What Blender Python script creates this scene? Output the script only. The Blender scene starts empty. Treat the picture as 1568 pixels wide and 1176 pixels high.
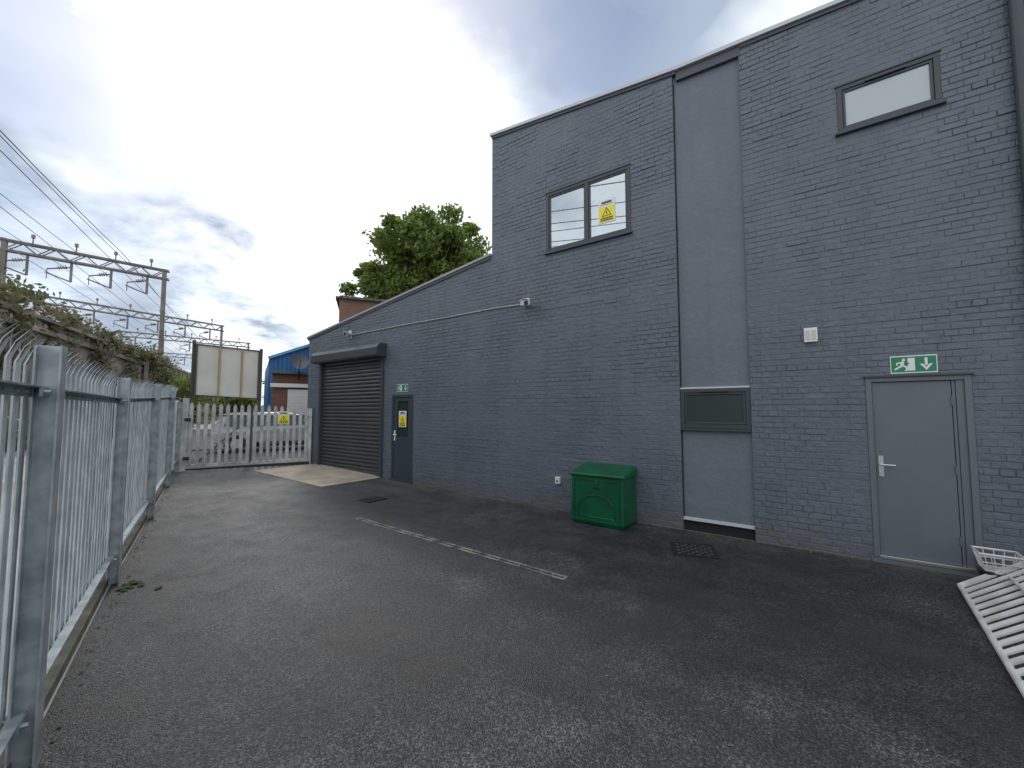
import bpy, bmesh, math, random
import numpy as np
from mathutils import Vector, Matrix, noise as mnoise
random.seed(7); rng=np.random.default_rng(7)
scene=bpy.context.scene
COL=bpy.context.collection

# ------------------------------------------------------------------ helpers
def link(o):
    COL.objects.link(o); return o
def empty(name,loc=(0,0,0)):
    o=bpy.data.objects.new(name,None); o.location=loc; o.empty_display_size=.2; return link(o)

def mat(name,col,rough=.6,metal=0.,var=.0,vscale=3.,bump=0.,bscale=40.,col2=None,spec=.5,detail=4.,contrast=(.35,.65)):
    m=bpy.data.materials.new(name); m.use_nodes=True; nt=m.node_tree; N=nt.nodes; L=nt.links
    b=N['Principled BSDF']; b.inputs['Roughness'].default_value=rough; b.inputs['Metallic'].default_value=metal
    b.inputs['Specular IOR Level'].default_value=spec
    b.inputs['Base Color'].default_value=(*col,1)
    tc=N.new('ShaderNodeTexCoord')
    if var>0 or col2:
        n=N.new('ShaderNodeTexNoise'); n.inputs['Scale'].default_value=vscale; n.inputs['Detail'].default_value=min(detail,5)
        L.new(tc.outputs['Object'],n.inputs['Vector'])
        r=N.new('ShaderNodeMapRange'); r.inputs[1].default_value=contrast[0]; r.inputs[2].default_value=contrast[1]
        L.new(n.outputs[0],r.inputs[0])
        mx=N.new('ShaderNodeMix'); mx.data_type='RGBA'
        c2=col2 if col2 else tuple(c*(1-var) for c in col)
        mx.inputs[6].default_value=(*col,1); mx.inputs[7].default_value=(*c2,1)
        L.new(r.outputs[0],mx.inputs[0]); L.new(mx.outputs[2],b.inputs['Base Color'])
    if bump>0:
        n2=N.new('ShaderNodeTexNoise'); n2.inputs['Scale'].default_value=bscale; n2.inputs['Detail'].default_value=2
        L.new(tc.outputs['Object'],n2.inputs['Vector'])
        bp=N.new('ShaderNodeBump'); bp.inputs['Strength'].default_value=bump; bp.inputs['Distance'].default_value=.01
        L.new(n2.outputs[0],bp.inputs['Height']); L.new(bp.outputs[0],b.inputs['Normal'])
    return m

class MB:
    def __init__(s): s.v=[]; s.f=[]; s.mi=[]
    def add(s,vs,fs,mi=0):
        o=len(s.v); s.v+= [tuple(v) for v in vs]; s.f+=[tuple(i+o for i in f) for f in fs]; s.mi+=[mi]*len(fs)
    def box(s,lo,hi,mi=0):
        x0,y0,z0=lo; x1,y1,z1=hi
        if x0>x1:x0,x1=x1,x0
        if y0>y1:y0,y1=y1,y0
        if z0>z1:z0,z1=z1,z0
        s.add([(x0,y0,z0),(x1,y0,z0),(x1,y1,z0),(x0,y1,z0),(x0,y0,z1),(x1,y0,z1),(x1,y1,z1),(x0,y1,z1)],
              [(0,3,2,1),(4,5,6,7),(0,1,5,4),(1,2,6,5),(2,3,7,6),(3,0,4,7)],mi)
    def beam(s,a,b,w,h,mi=0,up=(0,0,1)):
        a=Vector(a);b=Vector(b);d=(b-a).normalized();u=Vector(up)
        if abs(d.dot(u))>.95:u=Vector((0,1,0))
        sx=d.cross(u).normalized()*w/2; uy=sx.cross(d).normalized()*h/2
        vs=[a-sx-uy,a+sx-uy,a+sx+uy,a-sx+uy,b-sx-uy,b+sx-uy,b+sx+uy,b-sx+uy]
        s.add(vs,[(0,1,2,3),(7,6,5,4),(0,4,5,1),(1,5,6,2),(2,6,7,3),(3,7,4,0)],mi)
    def tube(s,pts,r,n=8,mi=0,caps=True):
        pts=[Vector(p) for p in pts]; rings=[]
        for i,p in enumerate(pts):
            d=((pts[min(i+1,len(pts)-1)]-pts[max(i-1,0)])).normalized()
            u=Vector((0,0,1)) if abs(d.z)<.9 else Vector((1,0,0))
            a=d.cross(u).normalized();b=d.cross(a).normalized()
            rr=r[i] if isinstance(r,(list,tuple)) else r
            rings.append([p+(a*math.cos(2*math.pi*k/n)+b*math.sin(2*math.pi*k/n))*rr for k in range(n)])
        vs=[v for R in rings for v in R]; fs=[]
        for i in range(len(pts)-1):
            for k in range(n):
                fs.append((i*n+k,i*n+(k+1)%n,(i+1)*n+(k+1)%n,(i+1)*n+k))
        if caps: fs+= [tuple(range(n))[::-1],tuple(range((len(pts)-1)*n,len(pts)*n))]
        s.add(vs,fs,mi)
    def obj(s,name,mats,parent=None,bevel=0,smooth=False):
        me=bpy.data.meshes.new(name); me.from_pydata(s.v,[],s.f)
        for m in mats: me.materials.append(m)
        me.polygons.foreach_set('material_index',s.mi)
        if smooth: me.polygons.foreach_set('use_smooth',[True]*len(s.f))
        me.update(); o=link(bpy.data.objects.new(name,me))
        if parent: o.parent=parent
        if bevel:
            b=o.modifiers.new('bevel','BEVEL'); b.width=bevel; b.segments=2; b.limit_method='ANGLE'
        return o

def H(y):  # ground height, gentle rise to the gate
    t=min(max((y-5.5)/7.2,0),1); return .2*(t*t*(3-2*t)*.5+t*.5)

# ------------------------------------------------------------------ materials
def paintmat(name,c1,c2,rough,b1,s1,b2,s2):
    m=bpy.data.materials.new(name); m.use_nodes=True; N=m.node_tree.nodes; L=m.node_tree.links; b=N['Principled BSDF']
    tc=N.new('ShaderNodeTexCoord'); P=tc.outputs['Object']
    def noise(scale,detail,vec=P,rgh=.5):
        n=N.new('ShaderNodeTexNoise'); n.inputs['Scale'].default_value=scale; n.inputs['Detail'].default_value=detail; n.inputs['Roughness'].default_value=rgh; L.new(vec,n.inputs['Vector']); return n.outputs[0]
    def mr(v,a,b_,c,d):
        r=N.new('ShaderNodeMapRange'); r.inputs[1].default_value=a; r.inputs[2].default_value=b_; r.inputs[3].default_value=c; r.inputs[4].default_value=d; L.new(v,r.inputs[0]); return r.outputs[0]
    def mul(a,b_):
        n=N.new('ShaderNodeMath'); n.operation='MULTIPLY'; L.new(a,n.inputs[0]); L.new(b_,n.inputs[1]); return n.outputs[0]
    def mixc(f,a,b_):
        n=N.new('ShaderNodeMix'); n.data_type='RGBA'; L.new(f,n.inputs[0])
        if isinstance(a,tuple): n.inputs[6].default_value=(*a,1)
        else: L.new(a,n.inputs[6])
        n.inputs[7].default_value=(*b_,1); return n.outputs[2]
    base=mixc(mr(noise(1.1,5,rgh=.65),.35,.65,0,1),c1,c2)
    mp=N.new('ShaderNodeMapping'); mp.inputs['Scale'].default_value=(1,5,.35); L.new(P,mp.inputs[0])
    base=mixc(mr(noise(1.0,4,mp.outputs[0]),.50,.75,0,.45),base,tuple(c*.72 for c in c1))
    base=mixc(mr(noise(8,4,rgh=.7),.56,.75,0,.40),base,tuple(c*1.35 for c in c1))
    sp=N.new('ShaderNodeSeparateXYZ'); L.new(P,sp.inputs[0])
    ft=mul(mr(sp.outputs[2],.05,.42,.85,0),mr(noise(4,4),.35,.65,.25,1))
    base=mixc(ft,base,(.11,.105,.095))
    L.new(base,b.inputs['Base Color']); b.inputs['Roughness'].default_value=rough
    h1=N.new('ShaderNodeBump'); h1.inputs['Strength'].default_value=b1; h1.inputs['Distance'].default_value=.014; L.new(noise(s1,2),h1.inputs['Height'])
    h2=N.new('ShaderNodeBump'); h2.inputs['Strength'].default_value=b2; h2.inputs['Distance'].default_value=.006; L.new(noise(s2,2),h2.inputs['Height']); L.new(h1.outputs[0],h2.inputs['Normal'])
    L.new(h2.outputs[0],b.inputs['Normal']); return m
M_brick=paintmat('painted_brick',(.116,.138,.172),(.098,.118,.149),.47,.7,14,.6,75)
M_mortar=paintmat('painted_mortar',(.108,.129,.160),(.094,.112,.14),.55,.5,20,.5,70)
M_render=paintmat('painted_render',(.142,.163,.197),(.125,.144,.176),.6,.6,9,.5,45)
M_frame=mat('anthracite_frame',(.040,.050,.060),.4)
M_dark=mat('dark_gap',(.012,.013,.015),.8)
M_doorgrey=mat('door_grey',(.122,.144,.165),.42,var=.08,vscale=2)
M_doordk=mat('door_dark_grey',(.035,.05,.066),.4)
M_steel=mat('stainless',(.6,.6,.58),.3,metal=.9)
M_coping=mat('coping_metal',(.50,.53,.56),.45)
M_copdk=mat('coping_dark',(.06,.068,.085),.5)
M_white=mat('white_plastic',(.72,.72,.70),.4)
M_galv=mat('galvanised_steel',(.40,.45,.47),.42,metal=.45,col2=(.24,.28,.30),vscale=9,bump=.1,bscale=30,detail=5)
M_galvp=mat('galvanised_pale',(.56,.62,.65),.40,metal=.3,col2=(.38,.44,.47),vscale=6)
M_gate=mat('gate_paint',(.56,.58,.58),.5,col2=(.34,.36,.36),vscale=4)
M_conc=mat('concrete',(.42,.36,.285),.85,col2=(.29,.25,.20),vscale=2.5,bump=.3,bscale=60)
M_kerb=mat('kerb_concrete',(.14,.135,.11),.9,col2=(.05,.055,.035),vscale=4,bump=.5,bscale=60)
M_iron=mat('cast_iron',(.02,.02,.02),.6,metal=.3,var=.4,vscale=20)
M_green=mat('green_grp',(.002,.10,.040),.34,var=.35,vscale=2.5,bump=.05,bscale=15)
M_greensign=mat('sign_green',(.0,.20,.085),.4)
M_yellow=mat('sign_yellow',(.85,.72,.03),.45)
M_paper=mat('sign_white',(.72,.73,.72),.5)
M_black=mat('black_plastic',(.015,.015,.016),.45)
M_redbrick=mat('red_brick_far',(.17,.085,.06),.9,col2=(.10,.06,.05),vscale=3)
M_wood=mat('timber_batten',(.36,.24,.13),.8)
M_cream=mat('board_panel',(.56,.55,.51),.7,col2=(.47,.46,.42),vscale=1)
M_blue=mat('blue_cladding',(.03,.17,.42),.5,var=.2,vscale=1)
M_steelrail=mat('gantry_steel',(.22,.20,.185),.6,metal=.3,col2=(.13,.11,.095),vscale=1)
M_bark=mat('bark',(.10,.075,.05),.9,bump=.6,bscale=8)
M_carpaint=mat('car_paint_silver',(.33,.35,.37),.25)
M_roof=mat('roofing',(.12,.125,.13),.8)
M_room=mat('room_white',(.8,.8,.78),.8)

def brickmat(name,c1,c2,mort,sc=1.):
    m=bpy.data.materials.new(name); m.use_nodes=True; N=m.node_tree.nodes; L=m.node_tree.links; b=N['Principled BSDF']
    b.inputs['Roughness'].default_value=.9
    tc=N.new('ShaderNodeTexCoord'); sp=N.new('ShaderNodeSeparateXYZ'); L.new(tc.outputs['Object'],sp.inputs[0])
    ad=N.new('ShaderNodeMath'); ad.operation='ADD'; L.new(sp.outputs[0],ad.inputs[0]); L.new(sp.outputs[1],ad.inputs[1])
    cb=N.new('ShaderNodeCombineXYZ'); L.new(ad.outputs[0],cb.inputs[0]); L.new(sp.outputs[2],cb.inputs[1])
    br=N.new('ShaderNodeTexBrick'); br.inputs['Scale'].default_value=sc
    br.inputs['Brick Width'].default_value=.25; br.inputs['Row Height'].default_value=.085; br.inputs['Mortar Size'].default_value=.012
    br.inputs['Color1'].default_value=(*c1,1); br.inputs['Color2'].default_value=(*c2,1); br.inputs['Mortar'].default_value=(*mort,1)
    L.new(cb.outputs[0],br.inputs['Vector'])
    n=N.new('ShaderNodeTexNoise'); n.inputs['Scale'].default_value=.5; n.inputs['Detail'].default_value=5; L.new(tc.outputs['Object'],n.inputs['Vector'])
    r=N.new('ShaderNodeMapRange'); r.inputs[1].default_value=.3;r.inputs[2].default_value=.7;r.inputs[3].default_value=.45;r.inputs[4].default_value=1.3; L.new(n.outputs[0],r.inputs[0])
    v=N.new('ShaderNodeVectorMath'); v.operation='SCALE'; L.new(br.outputs[0],v.inputs[0]); L.new(r.outputs[0],v.inputs['Scale'])
    L.new(v.outputs[0],b.inputs['Base Color'])
    return m
M_viabrick=brickmat('viaduct_brick',(.28,.235,.195),(.19,.155,.13),(.22,.21,.19))
M_farbrick=brickmat('far_brick',(.22,.10,.07),(.15,.075,.05),(.14,.115,.10))

def asphalt_mat():
    m=bpy.data.materials.new('asphalt'); m.use_nodes=True; N=m.node_tree.nodes; L=m.node_tree.links; b=N['Principled BSDF']
    tc=N.new('ShaderNodeTexCoord'); P=tc.outputs['Object']
    def mr(v,a,b_,c,d,sm=False):
        r=N.new('ShaderNodeMapRange'); r.inputs[1].default_value=a; r.inputs[2].default_value=b_; r.inputs[3].default_value=c; r.inputs[4].default_value=d
        if sm: r.interpolation_type='SMOOTHSTEP'
        L.new(v,r.inputs[0]); return r.outputs[0]
    def noise(scale,detail,rgh=.6,loc=None,scl=None):
        n=N.new('ShaderNodeTexNoise'); n.inputs['Scale'].default_value=scale; n.inputs['Detail'].default_value=detail; n.inputs['Roughness'].default_value=rgh
        if loc or scl:
            mp=N.new('ShaderNodeMapping'); mp.inputs['Location'].default_value=loc or (0,0,0); mp.inputs['Scale'].default_value=scl or (1,1,1); L.new(P,mp.inputs[0]); L.new(mp.outputs[0],n.inputs['Vector'])
        else: L.new(P,n.inputs['Vector'])
        return n.outputs[0]
    def mth(op,a,b_):
        n=N.new('ShaderNodeMath'); n.operation=op
        for i,v in enumerate((a,b_)):
            if isinstance(v,(int,float)): n.inputs[i].default_value=v
            else: L.new(v,n.inputs[i])
        return n.outputs[0]
    def mixc(f,a,b_):
        n=N.new('ShaderNodeMix'); n.data_type='RGBA'; L.new(f,n.inputs[0])
        if isinstance(a,tuple): n.inputs[6].default_value=(*a,1)
        else: L.new(a,n.inputs[6])
        n.inputs[7].default_value=(*b_,1); return n.outputs[2]
    vo=N.new('ShaderNodeTexVoronoi'); vo.inputs['Scale'].default_value=115; L.new(P,vo.inputs['Vector'])
    sp=N.new('ShaderNodeSeparateColor'); L.new(vo.outputs['Color'],sp.inputs[0])
    base=mixc(mth('POWER',sp.outputs[0],2.8),(.010,.0105,.0125),(.108,.111,.120))
    n1=noise(.55,4); n2=noise(2.3,7,.74); n4=noise(1.2,4,.6,(3,9,0),(1.6,.35,1))
    f=mth('MULTIPLY',mr(n1,.35,.68,.58,1.4),mr(n2,.3,.7,.5,1.45)); f=mth('MULTIPLY',f,mr(n4,.35,.7,.75,1.3))
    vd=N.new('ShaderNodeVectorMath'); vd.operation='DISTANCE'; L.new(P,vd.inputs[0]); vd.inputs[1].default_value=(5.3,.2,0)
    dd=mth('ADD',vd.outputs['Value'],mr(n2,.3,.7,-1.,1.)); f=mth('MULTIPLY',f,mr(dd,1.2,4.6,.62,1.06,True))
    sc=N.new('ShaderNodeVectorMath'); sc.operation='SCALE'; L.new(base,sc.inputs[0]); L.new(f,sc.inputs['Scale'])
    col=mixc(mr(n1,.50,.36,0,.22),sc.outputs[0],(.070,.064,.058))
    sx=N.new('ShaderNodeSeparateXYZ'); L.new(P,sx.inputs[0])
    wm=mth('MULTIPLY',mr(sx.outputs[0],6.1,6.48,0,.75),mr(n2,.38,.6,.0,1.))
    col=mixc(wm,col,(.085,.08,.06))
    col=mixc(mth('MULTIPLY',mr(sx.outputs[1],6.0,12.0,0,.6),mr(n2,.35,.65,.2,1.)),col,(.088,.088,.089))  # paler dust tint towards the gate, also glancing sheen painted into the colour
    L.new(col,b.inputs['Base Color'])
    L.new(mr(n2,.3,.7,.40,.78),b.inputs['Roughness'])
    bp=N.new('ShaderNodeBump'); bp.inputs['Strength'].default_value=.9; bp.inputs['Distance'].default_value=.007
    L.new(vo.outputs['Distance'],bp.inputs['Height']); bp.invert=True
    L.new(bp.outputs[0],b.inputs['Normal'])
    return m
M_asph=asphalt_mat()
M_ground=mat('gravel_ground',(.42,.43,.43),.95,col2=(.26,.26,.25),vscale=.6,bump=.5,bscale=20)

def leafmat(name,c1,c2,tr=.4):
    m=bpy.data.materials.new(name); m.use_nodes=True; N=m.node_tree.nodes; L=m.node_tree.links; b=N['Principled BSDF']
    g=N.new('ShaderNodeNewGeometry'); mx=N.new('ShaderNodeMix'); mx.data_type='RGBA'
    mx.inputs[6].default_value=(*c1,1); mx.inputs[7].default_value=(*c2,1); L.new(g.outputs['Random Per Island'],mx.inputs[0])
    L.new(mx.outputs[2],b.inputs['Base Color']); b.inputs['Roughness'].default_value=.55
    t=N.new('ShaderNodeBsdfTranslucent'); L.new(mx.outputs[2],t.inputs[0]); ms=N.new('ShaderNodeMixShader'); ms.inputs[0].default_value=tr
    L.new(b.outputs[0],ms.inputs[1]); L.new(t.outputs[0],ms.inputs[2]); L.new(ms.outputs[0],N['Material Output'].inputs[0])
    return m
M_leaf=leafmat('tree_leaf',(.07,.125,.02),(.24,.32,.07),.5)
M_weed=leafmat('weed_leaf',(.07,.09,.035),(.19,.18,.09))
M_dead=leafmat('dry_stems',(.14,.12,.08),(.26,.22,.16))

def leaves(name,blobs,size,mats,parent=None,shell=.55):
    vs=[];n_tot=0;mi=[]
    for (c,r,n,k) in blobs:
        d=rng.normal(size=(n,3)); d/=np.linalg.norm(d,axis=1)[:,None]
        rad=shell+(1-shell)*rng.random(n)**.6; rad*=1+.18*rng.normal(size=n)
        p=np.array(c)+d*rad[:,None]*np.array(r)
        a=rng.normal(size=(n,3)); a/=np.linalg.norm(a,axis=1)[:,None]
        b=np.cross(a,rng.normal(size=(n,3))); b/=np.linalg.norm(b,axis=1)[:,None]
        s=size*(.6+.8*rng.random(n))[:,None]
        q=np.stack([p-a*s,p-b*s*.5,p+a*s,p+b*s*.5],axis=1); vs.append(q.reshape(-1,3)); n_tot+=n; mi+=[k]*n
    V=np.concatenate(vs); me=bpy.data.meshes.new(name)
    me.vertices.add(len(V)); me.vertices.foreach_set('co',V.ravel().astype(np.float32))
    me.loops.add(n_tot*4); me.loops.foreach_set('vertex_index',np.arange(n_tot*4,dtype=np.int32))
    me.polygons.add(n_tot); me.polygons.foreach_set('loop_start',np.arange(0,n_tot*4,4,dtype=np.int32))
    me.polygons.foreach_set('material_index',np.array(mi,dtype=np.int32))
    for m in mats: me.materials.append(m)
    me.update(calc_edges=True); o=link(bpy.data.objects.new(name,me)); o.parent=parent; return o

# ------------------------------------------------------------------ ground
def FX(y):                                       # fence (post) line
    return 1.10+(.30 if y<5.8 else .335)*(y-5.8)
rows=[-400,-60,-10,-4,0,2,4,5.5]+[5.5+.6*i for i in range(1,13)]+[13,20,60,400,1500]
g=MB()
cols=[-1500,-100,-20,0,20,100,1500]
for j,y in enumerate(rows):
    for x in cols: g.v.append((x,y,H(y)-.008))
nc=len(cols)
for j in range(len(rows)-1):
    for i in range(nc-1):
        a=j*nc+i; g.f.append((a,a+1,a+1+nc,a+nc)); g.mi.append(0)
g.obj('ground',[M_ground],smooth=True)
ar=[-9,-4,0,2,4,5.5]+[5.5+.6*i for i in range(1,13)]+[13.05]
g=MB()
for y in ar:
    g.v.append((FX(y)-.02,y,H(y))); g.v.append((6.53,y,H(y)))
for j in range(len(ar)-1):
    g.f.append((2*j,2*j+1,2*j+3,2*j+2)); g.mi.append(0)
g.obj('asphalt_yard',[M_asph])
g=MB(); ys=[8.75,9.5,10.3,11.1,11.9]; xl=[4.92,4.9,4.86,4.85,4.82]
for y,x in zip(ys,xl): g.v+= [(x,y,H(y)+.006),(6.53,y,H(y)+.012)]
for j in range(4): g.f.append((2*j,2*j+1,2*j+3,2*j+2)); g.mi.append(0)
g.obj('concrete_ramp',[M_conc])
g=MB(); y0,y1=2.2,6.1
n=26
for i in range(n):
    a=y0+(y1-y0)*i/n; b=y0+(y1-y0)*(i+1)/n-.006
    xa=3.93+.13*(a-y0)/(y1-y0)
    za=H(a)
    for (u0,u1) in ((-.05,-.018),(.018,.05)): g.box((xa+u0,a,za-.02),(xa+u1,b,za+.006),0)
    g.box((xa-.018,a,za-.02),(xa+.018,b,za+.0015),1)
    g.box((xa-.018,a,za-.02),(xa+.018,a+.02,za+.005),0)
g.obj('drain_channel',[mat('channel_concrete',(.27,.26,.24),.85,col2=(.05,.05,.05),vscale=4,detail=5),M_dark])
def grate(name,c,w,l,rot):
    g=MB(); g.box((-w/2,-l/2,-.02),(w/2,l/2,.004),0)
    g.box((-w/2,-l/2,0),(w/2,-l/2+.03,.010),0); g.box((-w/2,l/2-.03,0),(w/2,l/2,.010),0)
    g.box((-w/2,-l/2+.03,0),(-w/2+.03,l/2-.03,.010),0); g.box((w/2-.03,-l/2+.03,0),(w/2,l/2-.03,.010),0)
    nx,ny=7,8
    for i in range(nx):
        for j in range(ny):
            x=-w/2+.05+(w-.1)*(i+.5)/nx; y=-l/2+.05+(l-.1)*(j+.5)/ny; a=.02
            g.box((x-a,y-a,0),(x+a,y+a,.009),(i+j)%2)
    o=g.obj(name,[M_iron,mat('worn_iron',(.085,.082,.08),.5,metal=.4)]); o.location=(c[0],c[1],H(c[1])); o.rotation_euler=(0,0,rot); return o
grate('drain_cover',(5.66,1.34),.52,.52,.35)
grate('drain_cover',(4.98,7.0),.45,.36,.1)

# ------------------------------------------------------------------ building
B=empty('grey_brick_building',(6.5,0,0))
def par(o):
    o.parent=B; o.location=(-6.5,0,0); return o
W=6.5
rp_main=[(-6,6.62),(-.48,6.88),(.74,6.96),(1.6,7.01),(5.3,7.43)]
rp_lean=[(5.3,4.90),(12.45,3.93)]
def interp(p,y):
    for (a,za),(b,zb) in zip(p,p[1:]):
        if y<=b+1e-6: return za+(zb-za)*(y-a)/(b-a)
    return p[-1][1]
def roof(y,side):
    return interp(rp_main,y) if (y<5.3-1e-6 or (abs(y-5.3)<1e-5 and side<0)) else interp(rp_lean,y)
ops=[(2.38,3.99,4.65,5.78),(-1.23,-.31,5.21,5.81),(.76,1.68,-1,20),(-1.31,-.44,-1,2.13),(8.8,11.7,-1,3.1),(7.65,8.43,-1,2.12)]
def zfree(y0,y1,z0,z1):
    segs=[(z0,z1)]
    for (a,b,c,d) in ops:
        if a<(y0+y1)/2<b:
            ns=[]
            for s in segs:
                if d<=s[0] or c>=s[1]: ns.append(s); continue
                if c>s[0]: ns.append((s[0],c))
                if d<s[1]: ns.append((d,s[1]))
            segs=ns
    return segs
br=sorted(set([-6,5.3,12.45]+[p[0] for p in rp_main]+[v for o in ops for v in o[:2]]))
g=MB()
for a,b in zip(br,br[1:]):
    for (z0,z1) in zfree(a,b,-.1,20):
        za,zb=(roof(a,1),roof(b,-1)) if z1>=20 else (z1,z1)
        g.add([(W,a,z0),(W,b,z0),(W,b,zb),(W,a,za)],[(0,3,2,1)])
for (a,b,c,d) in ops:
    c=max(c,-.1); dp=.11
    if d>10: za,zb=roof(a,1),roof(b,1)
    else: za=zb=d
    g.add([(W,a,c),(W+dp,a,c),(W+dp,a,za),(W,a,za)],[(0,1,2,3)]); g.add([(W,b,c),(W+dp,b,c),(W+dp,b,zb),(W,b,zb)],[(0,3,2,1)])
    if d<10: g.add([(W,a,d),(W,b,d),(W+dp,b,d),(W+dp,a,d)],[(0,1,2,3)])
    if c>0: g.add([(W,a,c),(W,b,c),(W+dp,b,c),(W+dp,a,c)],[(0,3,2,1)])
par(g.obj('wall_mortar',[M_mortar]))
g=MB(); CH=.0745; m=.0075; mv=.0030
def free_y(z0,z1,ya,yb):
    segs=[(ya,yb)]
    for (a,b,c,d) in ops:
        if c<(z0+z1)/2<d:
            ns=[]
            for s in segs:
                if b<=s[0] or a>=s[1]: ns.append(s); continue
                if a>s[0]: ns.append((s[0],a))
                if b<s[1]: ns.append((b,s[1]))
            segs=ns
    return segs
k=0; z=-.05
while z<7.4:
    hdr=(k%4==3); L_=.1125 if hdr else .225
    off=(0 if hdr else (.056 if k%2 else .17))
    wob=random.uniform(-.002,.002); ph=random.uniform(0,6.28); rowp=random.uniform(-.0012,.002)
    for (ya,yb) in free_y(z,z+CH,-5.9,12.45):
        y=math.floor((ya-off)/L_)*L_+off
        while y<yb:
            a=max(y,ya)+ (mv/2 if y>ya else .001); b=min(y+L_,yb)-(mv/2 if y+L_<yb else .001)
            y+=L_
            if b-a<.02: continue
            rz=min(roof(a,1),roof(b,-1))
            if z+CH*.4>rz: continue
            sw=lambda t: .0026*math.sin(t*1.9+ph)+.0012*math.sin(t*7.3+ph*2)
            amp=max(.28,min(1.35,.85+1.5*mnoise.noise(Vector((a*.8,z*1.1,3.)))))
            z0a=z+m/2+wob+sw(a)+random.uniform(-.0015,.0015); z0b=z+m/2+wob+sw(b)+random.uniform(-.0015,.0015)
            z1a=min(z+CH-m/2+wob+sw(a)+random.uniform(-.002,.0015),rz); z1b=min(z+CH-m/2+wob+sw(b)+random.uniform(-.002,.0015),rz)
            p=(random.choice([.004,.005,.006,.007])+random.uniform(-.0015,.0015)+rowp)*amp
            rr=random.random()
            if rr<.05: p+=.0045
            if rr>.95: p=.0015
            # neighbouring bricks share a painted-over vertical joint: gentle side slope, sharper course edges
            q=[max(.0010,p+random.uniform(-.0016,.0016)) for _ in range(4)]
            i=.0034; iv=.0060 if random.random()<.8 else .003
            g.add([(W-q[0]*.45,a,z0a),(W-q[1]*.45,b,z0b),(W-q[2]*.45,b,z1b),(W-q[3]*.45,a,z1a),
                   (W-q[0],a+iv,z0a+i),(W-q[1],b-iv,z0b+i),(W-q[2],b-iv,z1b-i),(W-q[3],a+iv,z1a-i),
                   (W,a,z0a-.001),(W,b,z0b-.001),(W,b,z1b+.001),(W,a,z1a+.001)],
                  [(4,7,6,5),(0,4,5,1),(1,5,6,2),(2,6,7,3),(3,7,4,0),(8,0,1,9),(9,1,2,10),(10,2,3,11),(11,3,0,8)],0)
    z+=CH; k+=1
par(g.obj('wall_bricks',[M_brick]))
g=MB()
X2=15
g.add([(W,12.45,-.1),(X2,12.45,-.1),(X2,12.45,3.93),(W,12.45,3.93)],[(0,1,2,3)],0)
g.add([(W,-6,-.1),(X2,-6,-.1),(X2,-6,6.62),(W,-6,6.62)],[(3,2,1,0)],0)
g.add([(W+.001,5.3,4.6),(X2,5.3,4.6),(X2,5.3,7.43),(W+.001,5.3,7.43)],[(0,1,2,3)],0)
g.add([(X2,-6,-.1),(X2,12.45,-.1),(X2,12.45,3.93),(X2,5.3,4.9),(X2,5.3,7.43),(X2,-6,6.62)],[(0,1,2,3,4,5)],0)
for p in (rp_main,rp_lean):
    for (a,za),(b,zb) in zip(p,p[1:]):
        g.add([(W+.001,a,za-.01),(X2,a,za-.01),(X2,b,zb-.01),(W+.001,b,zb-.01)],[(0,1,2,3)],1)
par(g.obj('side_walls_and_roof',[M_mortar,M_roof]))
def strip(g,p,z0,z1,x0,x1,mi,ext=0):
    for (a,za),(b,zb) in zip(p,p[1:]):
        g.add([(x0,a,za+z0),(x1,a,za+z0),(x1,b,zb+z0),(x0,b,zb+z0),(x0,a,za+z1),(x1,a,za+z1),(x1,b,zb+z1),(x0,b,zb+z1)],
              [(0,3,2,1),(4,5,6,7),(0,1,5,4),(1,2,6,5),(2,3,7,6),(3,0,4,7)],mi)
g=MB()
strip(g,[(-6,6.62),(-.48,6.88),(.74,6.96)],-.05,-.0,W-.028,W+.05,1); strip(g,[(1.62,7.01),(5.3,7.43)],-.05,-.0,W-.028,W+.05,1)
strip(g,[(.74,6.96),(1.62,7.01)],-.15,0,W-.012,W+.14,1)
strip(g,[(-6,6.62),(-.48,6.88),(.74,6.96),(1.6,7.01),(5.33,7.435)],0,.055,W-.055,W+.3,0)
strip(g,[(5.32,4.90),(12.5,3.925)],-.06,0.0,W-.03,W+.08,1); strip(g,[(5.32,4.90),(12.52,3.92)],0,.05,W-.05,W+.3,2)
par(g.obj('parapet_coping',[M_coping,M_copdk,mat('coping_mid',(.30,.31,.33),.5)]))
g=MB()
SX=W+.045
g.add([(SX,.76,.19),(SX,1.68,.19),(SX,1.68,1.47),(SX,.76,1.47)],[(0,3,2,1)],0)
g.add([(SX,.76,2.07),(SX,1.68,2.07),(SX,1.68,7.0),(SX,.76,6.95)],[(0,3,2,1)],0)
g.box((SX-.03,.765,.155),(SX+.05,1.675,.195),1)
g.box((SX+.03,.76,-.1),(SX+.06,1.68,.15),2)
g.box((SX-.005,1.664,.2),(SX+.03,1.679,6.85),2)
g.box((SX-.035,.765,2.062),(SX+.03,1.675,2.085),1)
par(g.obj('render_panel',[M_render,M_coping,M_dark]))

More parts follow.
